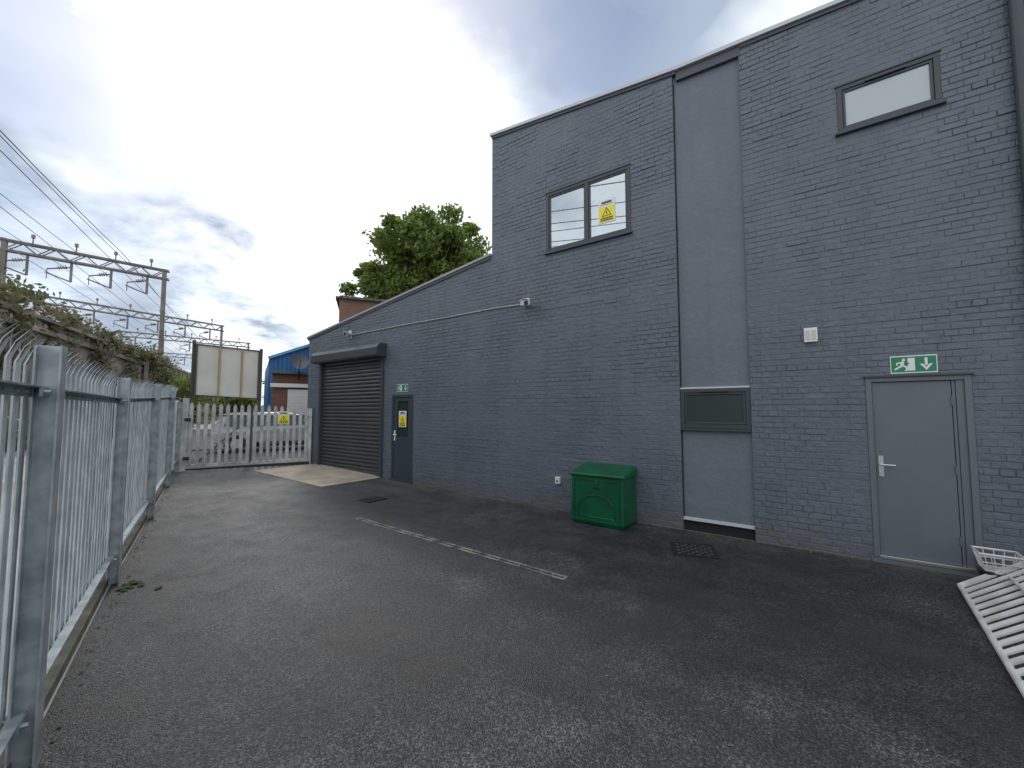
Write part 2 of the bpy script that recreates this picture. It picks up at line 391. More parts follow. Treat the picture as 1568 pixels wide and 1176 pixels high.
def glassmat(name,dc,mixf,transp,fres=False,rough=.015):
    m_=bpy.data.materials.new(name); m_.use_nodes=True; N=m_.node_tree.nodes; L=m_.node_tree.links
    gl=N.new('ShaderNodeBsdfGlossy'); gl.inputs['Roughness'].default_value=rough; gl.inputs['Color'].default_value=(.86,.95,1,1)
    d=N.new('ShaderNodeBsdfTransparent' if transp else 'ShaderNodeBsdfDiffuse'); d.inputs[0].default_value=(*dc,1)
    ms=N.new('ShaderNodeMixShader'); ms.inputs[0].default_value=mixf
    if fres:
        fr=N.new('ShaderNodeFresnel'); fr.inputs[0].default_value=1.5; L.new(fr.outputs[0],ms.inputs[0])
    L.new(d.outputs[0],ms.inputs[1]); L.new(gl.outputs[0],ms.inputs[2]); L.new(ms.outputs[0],N['Material Output'].inputs[0])
    return m_
M_glass=glassmat('window_glass',(.85,.92,.92),.52,True)
M_frost=glassmat('frosted_glass',(.30,.33,.325),.16,False)
M_dkglass=glassmat('dark_glass',(.022,.034,.032),.04,False,True)
M_lowglass=glassmat('frosted_dark_glass',(.030,.045,.040),.03,False,False,.35)

def window(name,y0,y1,z0,z1,mull,glass,x=W-.012,fw=.055,vent=False,sill=True):
    e=empty(name)
    g=MB(); d=.07
    g.box((x,y0,z0),(x+d,y1,z0+fw)); g.box((x,y0,z1-fw),(x+d,y1,z1)); g.box((x,y0,z0+fw),(x+d,y0+fw,z1-fw)); g.box((x,y1-fw,z0+fw),(x+d,y1,z1-fw))
    panes=[]
    ed=[y0+fw]+[v for mm_ in mull for v in (mm_-.03,mm_+.03)]+[y1-fw]
    for mm_ in mull: g.box((x,mm_-.03,z0+fw),(x+d,mm_+.03,z1-fw))
    for i in range(0,len(ed),2):
        a,b=ed[i],ed[i+1]
        s=.028; xx=x+.012
        c,dd=z0+fw+.004,z1-fw-.004; a2,b2=a+.004,b-.004
        g.box((xx,a2,c),(xx+.04,b2,c+s)); g.box((xx,a2,dd-s),(xx+.04,b2,dd)); g.box((xx,a2,c+s),(xx+.04,a2+s,dd-s)); g.box((xx,b2-s,c+s),(xx+.04,b2,dd-s))
        panes.append((a2+s,b2-s,c+s,dd-s))
    if sill: g.box((x-.045,y0-.03,z0-.03),(x+.03,y1+.03,z0-.001))
    if sill: g.box((x-.012,y0-.02,z1+.001),(x+.03,y1+.02,z1+.022))
    if vent:
        w=(y1-y0); g.box((x-.018,y0+w*.3,z1-.05),(x-.001,y1-w*.3,z1-.018))
    g.obj('frame',[M_frame],e,bevel=.003)
    g=MB()
    for (a,b,c,dd) in panes: g.add([(x+.03,a,c),(x+.03,b,c),(x+.03,b,dd),(x+.03,a,dd)],[(0,3,2,1)])
    g.obj('glass',[glass],e)
    e.parent=B; e.location=(-6.5,0,0); return e
window('window_upper_double',2.38,3.99,4.65,5.78,[3.16],M_glass)
window('window_upper_small',-1.23,-.31,5.21,5.81,[],M_frost,vent=True,fw=.05)
window('window_lower',.765,1.675,1.49,2.06,[],M_lowglass,x=SX-.04,vent=True,sill=False)
boxx=MB(); boxx.box((SX-.065,.765,1.455),(SX+.02,1.675,1.488)); par(boxx.obj('lower_window_sill',[M_frame]))
g=MB()
x0,x1,y0,y1,z0,z1=W+.09,W+4,1.8,5.0,3.9,6.3
g.add([(x0,y0,z0),(x1,y0,z0),(x1,y1,z0),(x0,y1,z0),(x0,y0,z1),(x1,y0,z1),(x1,y1,z1),(x0,y1,z1)],[(0,1,2,3),(4,7,6,5),(0,4,5,1),(1,5,6,2),(2,6,7,3)],0)
for xx in (6.95,7.9,9.2): g.box((xx,y0+.01,z1-.16),(xx+.10,y1-.01,z1-.01),1)
g.box((7.2,3.2,3.91),(8.2,3.3,5.9),1)
par(g.obj('upper_room',[M_room,mat('room_grey',(.35,.38,.42),.7)]))

def door_big():
    e=empty('fire_exit_door'); g=MB(); x=W-.014
    y0,y1,z0,z1=-1.31,-.44,.06,2.13
    g.box((x,y1-.055,z0),(x+.09,y1,z1)); g.box((x,y0,z0),(x+.09,y0+.055,z1)); g.box((x,y0+.055,z1-.05),(x+.09,y1-.055,z1))
    g.box((x+.02,y0+.055,z0),(x+.09,y0+.12,z1-.05)); g.box((x+.028,y0+.123,z0),(x+.09,y0+.15,z1-.05))
    g.box((x-.025,y0-.02,z1),(x+.06,y1+.02,z1+.025),1)
    g.obj('frame',[M_doorgrey,M_frame],e,bevel=.003)
    g=MB(); g.box((x+.03,y0+.156,z0+.03),(x+.075,y1-.058,z1-.055)); g.obj('leaf',[M_doorgrey],e,bevel=.003)
    g=MB(); g.box((x+.078,y0+.05,z0),(x+.088,y1-.05,z1-.04)); g.obj('door_shadow_gap',[M_dark],e)
    g=MB(); g.box((x-.01,y0+.05,z0-.005),(x+.07,y1-.05,z0+.028)); g.obj('threshold',[M_steel],e,bevel=.003)
    g=MB(); g.box((x-.002,y0-.02,-.05),(x+.09,y1+.02,z0-.006)); g.obj('step',[M_doorgrey],e)
    g=MB(); hy=-.545
    g.box((x+.018,hy-.022,.98),(x+.03,hy+.022,1.22)); g.tube([(x+.02,hy,1.12),(x-.03,hy,1.12),(x-.035,hy-.02,1.12),(x-.035,hy-.12,1.12)],.010)
    g.tube([(x+.02,hy,1.03),(x+.005,hy,1.03)],.014)
    g.obj('handle',[M_steel],e,smooth=False)
    g=MB()
    for zz in (.35,1.1,1.85): g.tube([(x+.022,y0+.156,zz-.05),(x+.022,y0+.156,zz+.05)],.008,8)
    g.obj('hinges',[M_doorgrey],e)
    e.parent=B; e.location=(-6.5,0,0)
door_big()
def door_small():
    e=empty('side_door'); g=MB(); x=W-.012; y0,y1=7.65,8.43; z0,z1=H(8)+.03,2.12
    g.box((x,y0,z0),(x+.09,y0+.06,z1)); g.box((x,y1-.06,z0),(x+.09,y1,z1)); g.box((x,y0+.06,z1-.06),(x+.09,y1-.06,z1))
    a,b=y0+.064,y1-.064; xx=x+.02
    g.box((xx,a,z0+.02),(xx+.05,b,z0+1.02)); g.box((xx,a,z1-.16),(xx+.05,b,z1-.064))
    g.box((xx,a,z0+1.02),(xx+.05,a+.13,z1-.16)); g.box((xx,b-.13,z0+1.02),(xx+.05,b,z1-.16))
    g.box((x-.02,y0-.02,z0-.1),(x+.1,y1+.02,z0+.018),1)
    g.obj('frame_and_leaf',[M_doordk,M_frame],e,bevel=.004)
    g=MB(); g.add([(xx+.03,a+.13,z0+1.02),(xx+.03,b-.13,z0+1.02),(xx+.03,b-.13,z1-.16),(xx+.03,a+.13,z1-.16)],[(0,3,2,1)]); g.obj('glass',[M_dkglass],e)
    g=MB(); g.box((xx-.012,b-.07,1.02),(xx-.001,b-.03,1.26)); g.tube([(xx,b-.05,1.16),(xx-.05,b-.05,1.16),(xx-.05,b-.17,1.16)],.011); g.obj('handle',[M_white],e)
    e.parent=B; e.location=(-6.5,0,0)
door_small()
def shutter():
    e=empty('roller_shutter'); y0,y1=8.8,11.7; z0,z1=H(9.2)+.01,3.12; x=W+.05
    M=mat('shutter_steel',(.085,.093,.104),.38,metal=.3,var=.15,vscale=2)
    g=MB(); n=30; vs=[];fs=[]
    dz=(z1-z0-.08)/n
    prof=[]
    for i in range(n):
        zb=z0+.08+i*dz
        prof+= [(x+.020,zb),(x-.008,zb+dz*.12),(x-.024,zb+dz*.45),(x-.016,zb+dz*.8),(x+.020,zb+dz*.94)]
    for (px,pz) in prof: vs+= [(px,y0+.05,pz),(px,y1-.05,pz)]
    for i in range(len(prof)-1): fs.append((2*i,2*i+1,2*i+3,2*i+2))
    g.add(vs,fs); g.box((x-.02,y0+.05,z0),(x+.02,y1-.05,z0+.085)); g.obj('curtain',[M],e)
    g=MB(); g.box((W-.05,y0-.04,z0-.05),(W+.10,y0+.055,z1+.05)); g.box((W-.05,y1-.055,z0-.05),(W+.10,y1+.04,z1+.05)); g.obj('guides',[M_frame],e,bevel=.004)
    g=MB(); a,b=8.68,11.78
    pr=[(W-.008,3.08),(W-.27,3.08),(W-.30,3.12),(W-.30,3.30),(W-.22,3.40),(W-.008,3.42)]
    vs=[(px,a,pz) for px,pz in pr]+[(px,b,pz) for px,pz in pr]; k=len(pr)
    g.add(vs,[tuple(range(k))[::-1],tuple(range(k,2*k))]+[(i,(i+1)%k,(i+1)%k+k,i+k) for i in range(k)])
    g.obj('hood',[M_frame],e,bevel=.006)
    e.parent=B; e.location=(-6.5,0,0)
shutter()
g=MB(); g.box((W-.009,2.41,3.60),(W+.01,4.1,3.68)); g.box((W-.008,2.36,2.02),(W+.01,3.35,2.085)); par(g.obj('lintel_band',[M_brick]))
g=MB(); g.tube([(W-.07,-1.80,-.0),(W-.07,-1.80,6.7)],.055,16)
for zz in (1.2,3.2,6.2): g.box((W-.128,-1.86,zz),(W-.002,-1.74,zz+.03))
par(g.obj('downpipe',[M_frame],smooth=False))
g=MB(); g.box((W-.09,-4.2,-.02),(W-.015,-1.93,6.60)); par(g.obj('cladding_panel',[mat('dark_cladding',(.04,.055,.085),.35)]))
g=MB(); zc=3.80; g.tube([(W-.022,4.5,3.77),(W-.022,5.2,3.80),(W-.022,6.5,3.792),(W-.022,8,3.803),(W-.022,10.2,3.79),(W-.022,10.2,3.70)],.012,6)
for y in np.arange(4.8,10.1,.8): g.box((W-.035,y,zc-.02),(W-.004,y+.02,zc+.012))
par(g.obj('cable_conduit',[mat('conduit',(.40,.41,.42),.5)]))
def cctv(y,z,s):
    e=empty('security_camera',(0,0,0)); g=MB()
    g.box((W-.05*s,y-.05*s,z-.05*s),(W-.004,y+.05*s,z+.05*s))
    g.beam((W-.05*s,y,z),(W-.14*s,y-.03*s,z-.03*s),.03*s,.03*s)
    g.beam((W-.10*s,y+.02*s,z-.03*s),(W-.28*s,y-.16*s,z-.09*s),.075*s,.075*s)
    g.beam((W-.08*s,y+.04*s,z+.015*s),(W-.31*s,y-.19*s,z-.045*s),.095*s,.01*s)
    g.obj('housing',[M_white],e,bevel=.004)
    g=MB(); g.beam((W-.281*s,y-.161*s,z-.091*s),(W-.29*s,y-.17*s,z-.094*s),.055*s,.055*s); g.obj('lens',[M_black],e)
cctv(4.42,3.80,1.25); cctv(10.25,3.86,1.)
e=empty('wall_vent'); g=MB(); g.box((W-.05,-.005,2.61),(W-.004,.135,2.79)); g.obj('cover',[M_paper],e,bevel=.006)
g=MB(); g.box((W-.056,.075,2.64),(W-.051,.118,2.76)); g.box((W-.056,.012,2.64),(W-.051,.055,2.76)); g.obj('louvres',[mat('vent_lens',(.55,.53,.45),.4)],e)
e=empty('outdoor_socket'); g=MB(); g.box((W-.055,3.72,.46),(W-.004,3.81,.58)); g.obj('box',[M_paper],e,bevel=.006)
g=MB(); g.box((W-.062,3.745,.49),(W-.056,3.785,.53)); g.obj('lid',[mat('socket_grey',(.2,.2,.2),.5)],e)

def disc(c,r,n=14): return [(c[0]+r*math.cos(2*math.pi*i/n),c[1]+r*math.sin(2*math.pi*i/n)) for i in range(n)]
def sign(name,yl,zt,w,h,layers,base_m,x=W-.012):
    """flat sign on the wall; u to the viewer's right (-Y), v up"""
    e=empty(name); g=MB(); z0=zt-h
    g.box((x,yl-w,z0),(x+.004,yl,zt)); g.obj('plate',[base_m],e)
    for i,(poly,m_) in enumerate(layers):
        g=MB(); xx=x-.0012*(1+i*.3)
        g.add([(xx,yl-u,z0+v) for u,v in poly],[tuple(range(len(poly)))]); g.obj('mark_%d'%i,[m_],e)
    return e
def exit_layers(w,h):
    L=[]
    s=h
    gw=[( .04*s,.06*s),(w-.04*s,.06*s),(w-.04*s,.94*s),(.04*s,.94*s)]
    L.append((gw,M_greensign))
    ox=.12*s
    L.append(([(ox+.62*s,.14*s),(ox+.92*s,.14*s),(ox+.92*s,.86*s),(ox+.62*s,.86*s)],M_paper))
    L.append((disc((ox+.45*s,.76*s),.075*s),M_paper))
    L.append(([(ox+.30*s,.42*s),(ox+.42*s,.40*s),(ox+.50*s,.66*s),(ox+.36*s,.68*s)],M_paper))
    L.append(([(ox+.30*s,.44*s),(ox+.04*s,.26*s),(ox+.08*s,.18*s),(ox+.40*s,.38*s)],M_paper))
    L.append(([(ox+.34*s,.44*s),(ox+.54*s,.30*s),(ox+.50*s,.12*s),(ox+.58*s,.12*s),(ox+.64*s,.34*s),(ox+.44*s,.48*s)],M_paper))
    L.append(([(ox+.34*s,.66*s),(ox+.12*s,.60*s),(ox+.14*s,.46*s),(ox+.20*s,.46*s),(ox+.20*s,.55*s),(ox+.38*s,.58*s)],M_paper))
    L.append(([(ox+.48*s,.64*s),(ox+.66*s,.50*s),(ox+.70*s,.56*s),(ox+.50*s,.70*s)],M_greensign))
    cx=w-.45*s
    L.append(([(cx-.06*s,.42*s),(cx-.06*s,.84*s),(cx+.06*s,.84*s),(cx+.06*s,.42*s)],M_paper))
    L.append(([(cx,.14*s),(cx+.27*s,.50*s),(cx+.13*s,.50*s),(cx,.32*s),(cx-.13*s,.50*s),(cx-.27*s,.50*s)],M_paper))
    return L
sign('fire_exit_sign',-.67,2.37,.39,.20,exit_layers(.39,.20),M_paper,x=W-.013)
sign('fire_exit_sign',8.24,2.37,.40,.18,exit_layers(.40,.18),M_paper,x=W-.013)
def caution_layers(w,h):
    return [([(.04*w,.03*h),(.96*w,.03*h),(.96*w,.70*h),(.04*w,.70*h)],M_yellow),
       ([(.12*w,.78*h),(.88*w,.78*h),(.88*w,.80*h),(.12*w,.80*h)],M_black),
       ([(.2*w,.84*h),(.8*w,.84*h),(.8*w,.92*h),(.2*w,.92*h)],M_black),
       ([(.20*w,.28*h),(.80*w,.28*h),(.5*w,.67*h)],M_black),
       ([(.28*w,.315*h),(.72*w,.315*h),(.5*w,.60*h)],M_yellow),
       ([(.47*w,.35*h),(.53*w,.35*h),(.54*w,.50*h),(.46*w,.50*h)],M_black),
       ([(.12*w,.08*h),(.88*w,.08*h),(.88*w,.13*h),(.12*w,.13*h)],M_black),
       ([(.12*w,.17*h),(.88*w,.17*h),(.88*w,.22*h),(.12*w,.22*h)],M_black)]
sign('caution_sign',2.95,5.33,.30,.40,caution_layers(.30,.40),M_paper,x=W+.010)
sign('caution_sign',8.17,1.73,.27,.38,caution_layers(.27,.38),M_paper,x=W+.003)

# ------------------------------------------------------------------ green storage box
def green_box():
    e=empty('green_grit_bin')
    x0,x1,y0,y1=5.93,6.46,2.35,3.22
    g=MB()
    def ring(x0,x1,y0,y1,z): return [(x0,y0,z),(x1,y0,z),(x1,y1,z),(x0,y1,z)]
    vs=ring(x0+.03,x1,y0+.03,y1-.03,0)+ring(x0,x1,y0,y1,.06)+ring(x0+.01,x1,y0+.01,y1-.01,.74)
    fs=[(0,3,2,1)]+[(i,(i+1)%4,(i+1)%4+4,i+4) for i in range(4)]+[(i+4,(i+1)%4+4,(i+1)%4+8,i+8) for i in range(4)]+[(8,9,10,11)]
    g.add(vs,fs); g.obj('body',[M_green],e,bevel=.015)
    g=MB(); a=.018
    vs=[(x0-a,y0-a,.735),(x1,y0-a,.735),(x1,y1+a,.735),(x0-a,y1+a,.735),(x0-a,y0-a,.775),(x1,y0-a,.86),(x1,y1+a,.86),(x0-a,y1+a,.775),
        (x0+.05,y0+.03,.80),(x1-.02,y0+.03,.885),(x1-.02,y1-.03,.885),(x0+.05,y1-.03,.80)]
    g.add(vs,[(0,3,2,1),(0,1,5,4),(1,2,6,5),(2,3,7,6),(3,0,4,7),(4,5,9,8),(5,6,10,9),(6,7,11,10),(7,4,8,11),(8,9,10,11)])
    g.obj('lid',[M_green],e,bevel=.012)
    g=MB(); yc=(y0+y1)/2
    hw=.30; zb=.13; zt=.46
    pts=[(x0-.002,yc+hw,zb)]+[(x0-.002,yc+hw*math.cos(t_),zb+.10+(zt-zb-.10)*math.sin(t_)) for t_ in np.linspace(0,math.pi,15)]+[(x0-.002,yc-hw,zb)]
    g.tube(pts,.007,6); g.tube([pts[0],pts[-1]],.007,6)
    pts2=[(x0+.004,y1-.07,.08),(x0+.002,y1-.07,.68),(x0+.002,y0+.07,.68),(x0+.004,y0+.07,.08)]
    g.tube(pts2,.006,6)
    g.obj('hatch_rib',[M_green],e,smooth=True)
    g=MB(); g.box((x0-.012,yc-.03,.62),(x0+.01,yc+.03,.68)); g.obj('latch',[M_green],e,bevel=.004)
    g=MB(); g.box((x0-.003,yc-.05,.55),(x0+.008,yc+.05,.575)); g.obj('label',[M_iron],e)
green_box()

# ------------------------------------------------------------------ palisade fence
FD=Vector((.325,1,0)).normalized(); FN=Vector((FD.y,-FD.x,0))   # FN to the yard
def fpt(y,off=0,z=0):
    p=Vector((FX(y),y,0))+FN*off; return Vector((p.x,p.y,H(y)+z))
def pale(g,base,d,n,z0,z1,w=.068,mi=0,splay=True):
    us=[-.5,-.28,-.1,.1,.28,.5]; ns=[.012,0,.012,.012,0,.012]
    rows_=[]
    for z in (z0,z1):
        rows_.append([base+d*(u*w)+n*q+Vector((0,0,z)) for u,q in zip(us,ns)])
    vs=rows_[0]+rows_[1]; fs=[(i,i+1,i+7,i+6) for i in range(5)]
    k=len(vs)
    if splay:
        vs+= [base+d*(-.10*w)+n*.012+Vector((0,0,z1+.07)),base+d*(.10*w)+n*.012+Vector((0,0,z1+.07)),base+n*.016+Vector((0,0,z1+.155))]
        fs+= [(8,9,k+1,k),(k,k+1,k+2)]
        vs+= [base+d*(-.55*w)+n*.035+Vector((0,0,z1+.07)),base+d*(-.30*w)+n*.03+Vector((0,0,z1+.075)),base+d*(-.75*w)+n*.085+Vector((0,0,z1+.135))]
        fs+= [(6,7,k+4,k+3),(k+3,k+4,k+5)]
        vs+= [base+d*(.30*w)+n*.03+Vector((0,0,z1+.075)),base+d*(.55*w)+n*.035+Vector((0,0,z1+.07)),base+d*(.75*w)+n*.085+Vector((0,0,z1+.135))]
        fs+= [(10,11,k+7,k+6),(k+6,k+7,k+8)]
    else:
        vs+= [base+n*.012+Vector((0,0,z1+.07))]; fs+=[(8,9,k),(6,7,8,k),(9,10,11,k)]
    g.add(vs,fs,mi)
fence=empty('palisade_fence')
g=MB(); y=-3.
while y<13.1:
    pale(g,fpt(y,-.085)+FD*random.uniform(-.006,.006),(FD+FN*random.uniform(-.06,.06)).normalized(),FN,.10,1.98+random.uniform(-.008,.008)); y+=.138*FD.y
g.obj('pales',[M_galvp],fence)
g=MB(); posts=[.55,3.18,5.80,8.42,11.0,13.15]
for y in posts:
    p=fpt(y); hh=1.76 if y>13 else 2.08
    for s in (-1,1):
        a=p+FN*(s*.045); g.beam(a+Vector((0,0,-.1)),a+Vector((0,0,hh)),.10,.008,0,up=FN)
    g.beam(p+Vector((0,0,-.1)),p+Vector((0,0,hh)),.008,.09,0,up=FN)
g.obj('posts',[M_galv],fence)
g=MB()
for a,b in zip([-3]+posts[:-1],posts):
    for zr in (.26,1.84):
        pa=fpt(a,-.05,zr);pb=fpt(b,-.05,zr)
        g.beam(pa,pb,.006,.05,0); g.beam(pa+FN*.025+Vector((0,0,.025)),pb+FN*.025+Vector((0,0,.025)),.05,.006,0)
for y in posts:
    for zr in (.26,1.84):
        p=fpt(y,.0,zr); g.beam(p-FD*.12-FN*.0,p+FD*.12,.012,.045,0)
        for s in (-.09,.09): g.tube([p+FD*s,p+FD*s+FN*.03],.012,6)
y=-3.
while y<13.1:
    for zr in (.26,1.84): g.tube([fpt(y,-.075,zr),fpt(y,-.035,zr)],.009,6)
    y+=.138*FD.y
g.obj('rails',[M_galv],fence)
g=MB()
ky=[-9,-3,0,3,5.8,7,8.5,10,11.5,13]
for a,b in zip(ky,ky[1:]):
    g.beam(fpt(a,-.10,.02),fpt(b,-.10,.02),.13,.09,0)
g.obj('fence_kerb',[M_kerb])

# ------------------------------------------------------------------ gate
GA=Vector((3.72,13.35,0)); GB=Vector((6.42,12.12,0)); GD=(GB-GA).normalized(); GN=Vector((GD.y,-GD.x,0))
gate=empty('palisade_gate'); g=MB(); L_=(GB-GA).length; gz=.20
n=18
for i in range(n):
    t_=.16+(L_-.26)*i/(n-1); p=GA+GD*t_+GN*.04; top=1.64-.12*t_/L_
    pale(g,p+Vector((0,0,gz)),(GD+GN*random.uniform(-.1,.1)).normalized(),GN,.12,top+.06+random.uniform(-.01,.01),w=.088,splay=False)
g.obj('pales',[M_gate],gate)
g=MB(); Zv=lambda z:Vector((0,0,gz+z))
g.beam(GA+Zv(.10),GB+Zv(.10),.05,.07,0); g.beam(GA+Zv(1.42),GB+Zv(1.36),.05,.05,1); g.beam(GA+Zv(.5),GB+Zv(.5),.04,.04,1)
g.beam(GA+GD*.3+Zv(.15),GA+GD*1.5+Zv(1.38),.04,.05,1); g.beam(GA+GD*1.5+Zv(.1),GA+GD*1.5+Zv(1.6),.05,.05,1)
g.obj('frame',[M_gate,mat('gate_steel_dark',(.07,.08,.08),.6)],gate)
g=MB()
g.beam(GA+GD*.03+Zv(-.1),GA+GD*.03+Zv(1.86),.12,.12,0,up=GN); g.beam(GA-GD*.16+Zv(-.1),GA-GD*.16+Zv(1.80),.10,.10,0,up=GN); g.beam(GB+Zv(-.1),GB+Zv(1.60),.09,.09,0,up=GN)
g.beam(GA+GD*.1+GN*.04+Zv(-.02),GB+GN*.04+Zv(.01),.08,.10,1)
for zz in (.3,1.3): g.beam(GA+GD*.03+GN*.07+Zv(zz),GA+GD*.16+GN*.07+Zv(zz),.03,.08,1)
g.obj('posts_and_track',[M_gate,mat('track_dark',(.025,.025,.025),.7)],gate)
e=empty('caution_sign'); c=GA+GD*2.28+GN*.075+Zv(1.33); w,h=.29,.36
g=MB()
def gp(u,v,o=0):
    p=c+GD*(u-w/2)+GN*o; return (p.x,p.y,p.z+v-h/2)
g.add([gp(0,0),gp(w,0),gp(w,h),gp(0,h)],[(0,1,2,3)],0)
for i,(poly,m_) in enumerate(caution_layers(w,h)):
    g.add([gp(u,v,.0015*(1+.4*i)) for u,v in poly],[tuple(range(len(poly)))],{M_yellow.name:1,M_black.name:2,M_paper.name:0}[m_.name])
g.obj('plate',[M_paper,M_yellow,M_black],e)

# ------------------------------------------------------------------ notice board behind gate
nb=empty('notice_board')
P0=Vector((5.62,19.2,0)); P1=Vector((7.62,18.50,0)); D_=(P1-P0).normalized(); Nn=Vector((D_.y,-D_.x,0)); LL=(P1-P0).length
g=MB(); zb,zt=2.32,4.28
def q(t_,z,o=0): p=P0+D_*t_+Nn*o; return Vector((p.x,p.y,z-.05*t_))
g.add([q(0,zb),q(LL,zb),q(LL,zt),q(0,zt)],[(0,1,2,3)],0)
g.add([q(0,zb,-.06),q(LL,zb,-.06),q(LL,zt,-.06),q(0,zt,-.06)],[(3,2,1,0)],2)
for t_ in (.03,.76,1.5,LL-.03): g.beam(q(t_,zb,.03),q(t_,zt,.03),.05,.07,1 if t_>.1 and t_<LL-.1 else 2)
for z_ in (zb,zt): g.beam(q(-.06,z_,.02),q(LL+.06,z_,.02),.05,.04,2)
g.beam(q(-.06,.2,-.05),q(-.06,zt+.15,-.05),.09,.09,2); g.beam(q(LL+.04,.2,-.05),q(LL+.04,zt+.1,-.05),.09,.09,2); g.beam(q(LL/2,.2,-.08),q(LL/2,zt,-.08),.09,.09,2)
g.obj('board',[M_cream,M_wood,mat('board_frame',(.06,.055,.05),.7)],nb)

# ------------------------------------------------------------------ background buildings
def housebox(name,corners,z0,z1,wallm,roofm,coping=None):
    e=empty(name); g=MB(); n=len(corners)
    vs=[(x,y,z0) for x,y in corners]+[(x,y,z1) for x,y in corners]
    g.add(vs,[(i,(i+1)%n,(i+1)%n+n,i+n) for i in range(n)]); g.obj('walls',[wallm],e)
    g=MB(); g.add([(x,y,z1-.02) for x,y in corners],[tuple(range(n))]); g.obj('roof',[roofm],e)
    if coping:
        g=MB()
        for i in range(n):
            a=corners[i]; b=corners[(i+1)%n]; g.beam((a[0],a[1],z1+.05),(b[0],b[1],z1+.05),.35,.12)
        g.obj('coping',[coping],e)
    return e
housebox('brick_warehouse',[(11.3,18.9),(20,13.5),(24,20),(15.5,25)],.1,7.25,M_farbrick,M_roof,M_kerb)
bs=empty('blue_shed'); g=MB()
A=Vector((11.9,27.6,0)); Bb=Vector((16.5,26.0,0))
hl,hr=4.95,7.1
vs=[A,Bb,Bb+Vector((4,10,0)),A+Vector((4,10,0))]; V=[(v.x,v.y,.1) for v in vs]+[(A.x,A.y,hl),(Bb.x,Bb.y,hr),(Bb.x+4,Bb.y+10,hr),(A.x+4,A.y+10,hl)]
g.add(V,[(0,1,5,4),(1,2,6,5),(2,3,7,6),(3,0,4,7),(4,5,6,7)],0)
dd=(Bb-A).normalized()
for i in range(20):
    t_=i*.24; p=A+dd*t_; zt=hl+(hr-hl)*t_/(Bb-A).length
    g.beam((p.x,p.y-.03,.2),(p.x,p.y-.03,zt),.05,.03,0)
g.beam((A.x-.1,A.y-.1,hl+.05),(Bb.x,Bb.y-.1,hr+.05),.2,.16,1)
g.obj('cladding',[M_blue,mat('blue_trim',(.10,.38,.68),.5)],bs)
hb=housebox('brick_outbuilding',[(10.1,23.0),(13.2,21.8),(14.5,25),(11.5,26.2)],.1,3.70,M_farbrick,M_roof,None)
g=MB(); g.beam((9.95,22.95,3.73),(13.3,21.68,3.73),.30,.12,0); g.beam((9.95,22.85,3.05),(13.3,21.58,3.05),.10,.20,1)
g.obj('eaves',[M_roof,M_white],hb)
g=MB()
a=Vector((10.75,22.66,0)); b=Vector((12.3,22.06,0))
g.add([(a.x,a.y,.2),(b.x,b.y,.2),(b.x,b.y,2.85),(a.x,a.y,2.85)],[(0,1,2,3)],0)
for i in range(14): zz=.3+i*.17; g.beam((a.x,a.y-.01,zz),(b.x,b.y-.01,zz),.02,.02,0)
g.obj('garage_door',[M_white],hb)
def dish(c,r,n):
    e=empty('satellite_dish'); g=MB(); n=Vector(n).normalized(); u=n.cross(Vector((0,0,1))).normalized(); v=n.cross(u)
    vs=[Vector(c)];fs=[];K=20
    for j in range(1,5):
        rr=r*j/4
        for i in range(K): vs.append(Vector(c)+(u*math.cos(2*math.pi*i/K)+v*math.sin(2*math.pi*i/K))*rr+n*(.35*rr*rr/r))
    for i in range(K): fs.append((0,1+i,1+(i+1)%K))
    for j in range(3):
        for i in range(K): fs.append((1+j*K+i,1+(j+1)*K+i,1+(j+1)*K+(i+1)%K,1+j*K+(i+1)%K))
    g.add(vs,fs,0)
    g.tube([c,Vector(c)-n*.2,Vector(c)-n*.2+Vector((0,0,-.8))],.03,6,1); g.tube([Vector(c)+v*r*.9,Vector(c)+n*r*.9],.015,6,1)
    g.obj('reflector',[mat('dish_grey',(.10,.11,.13),.5),M_iron],e,smooth=True)
dish((11.05,22.1,4.25),.42,(-.35,-.9,.35))

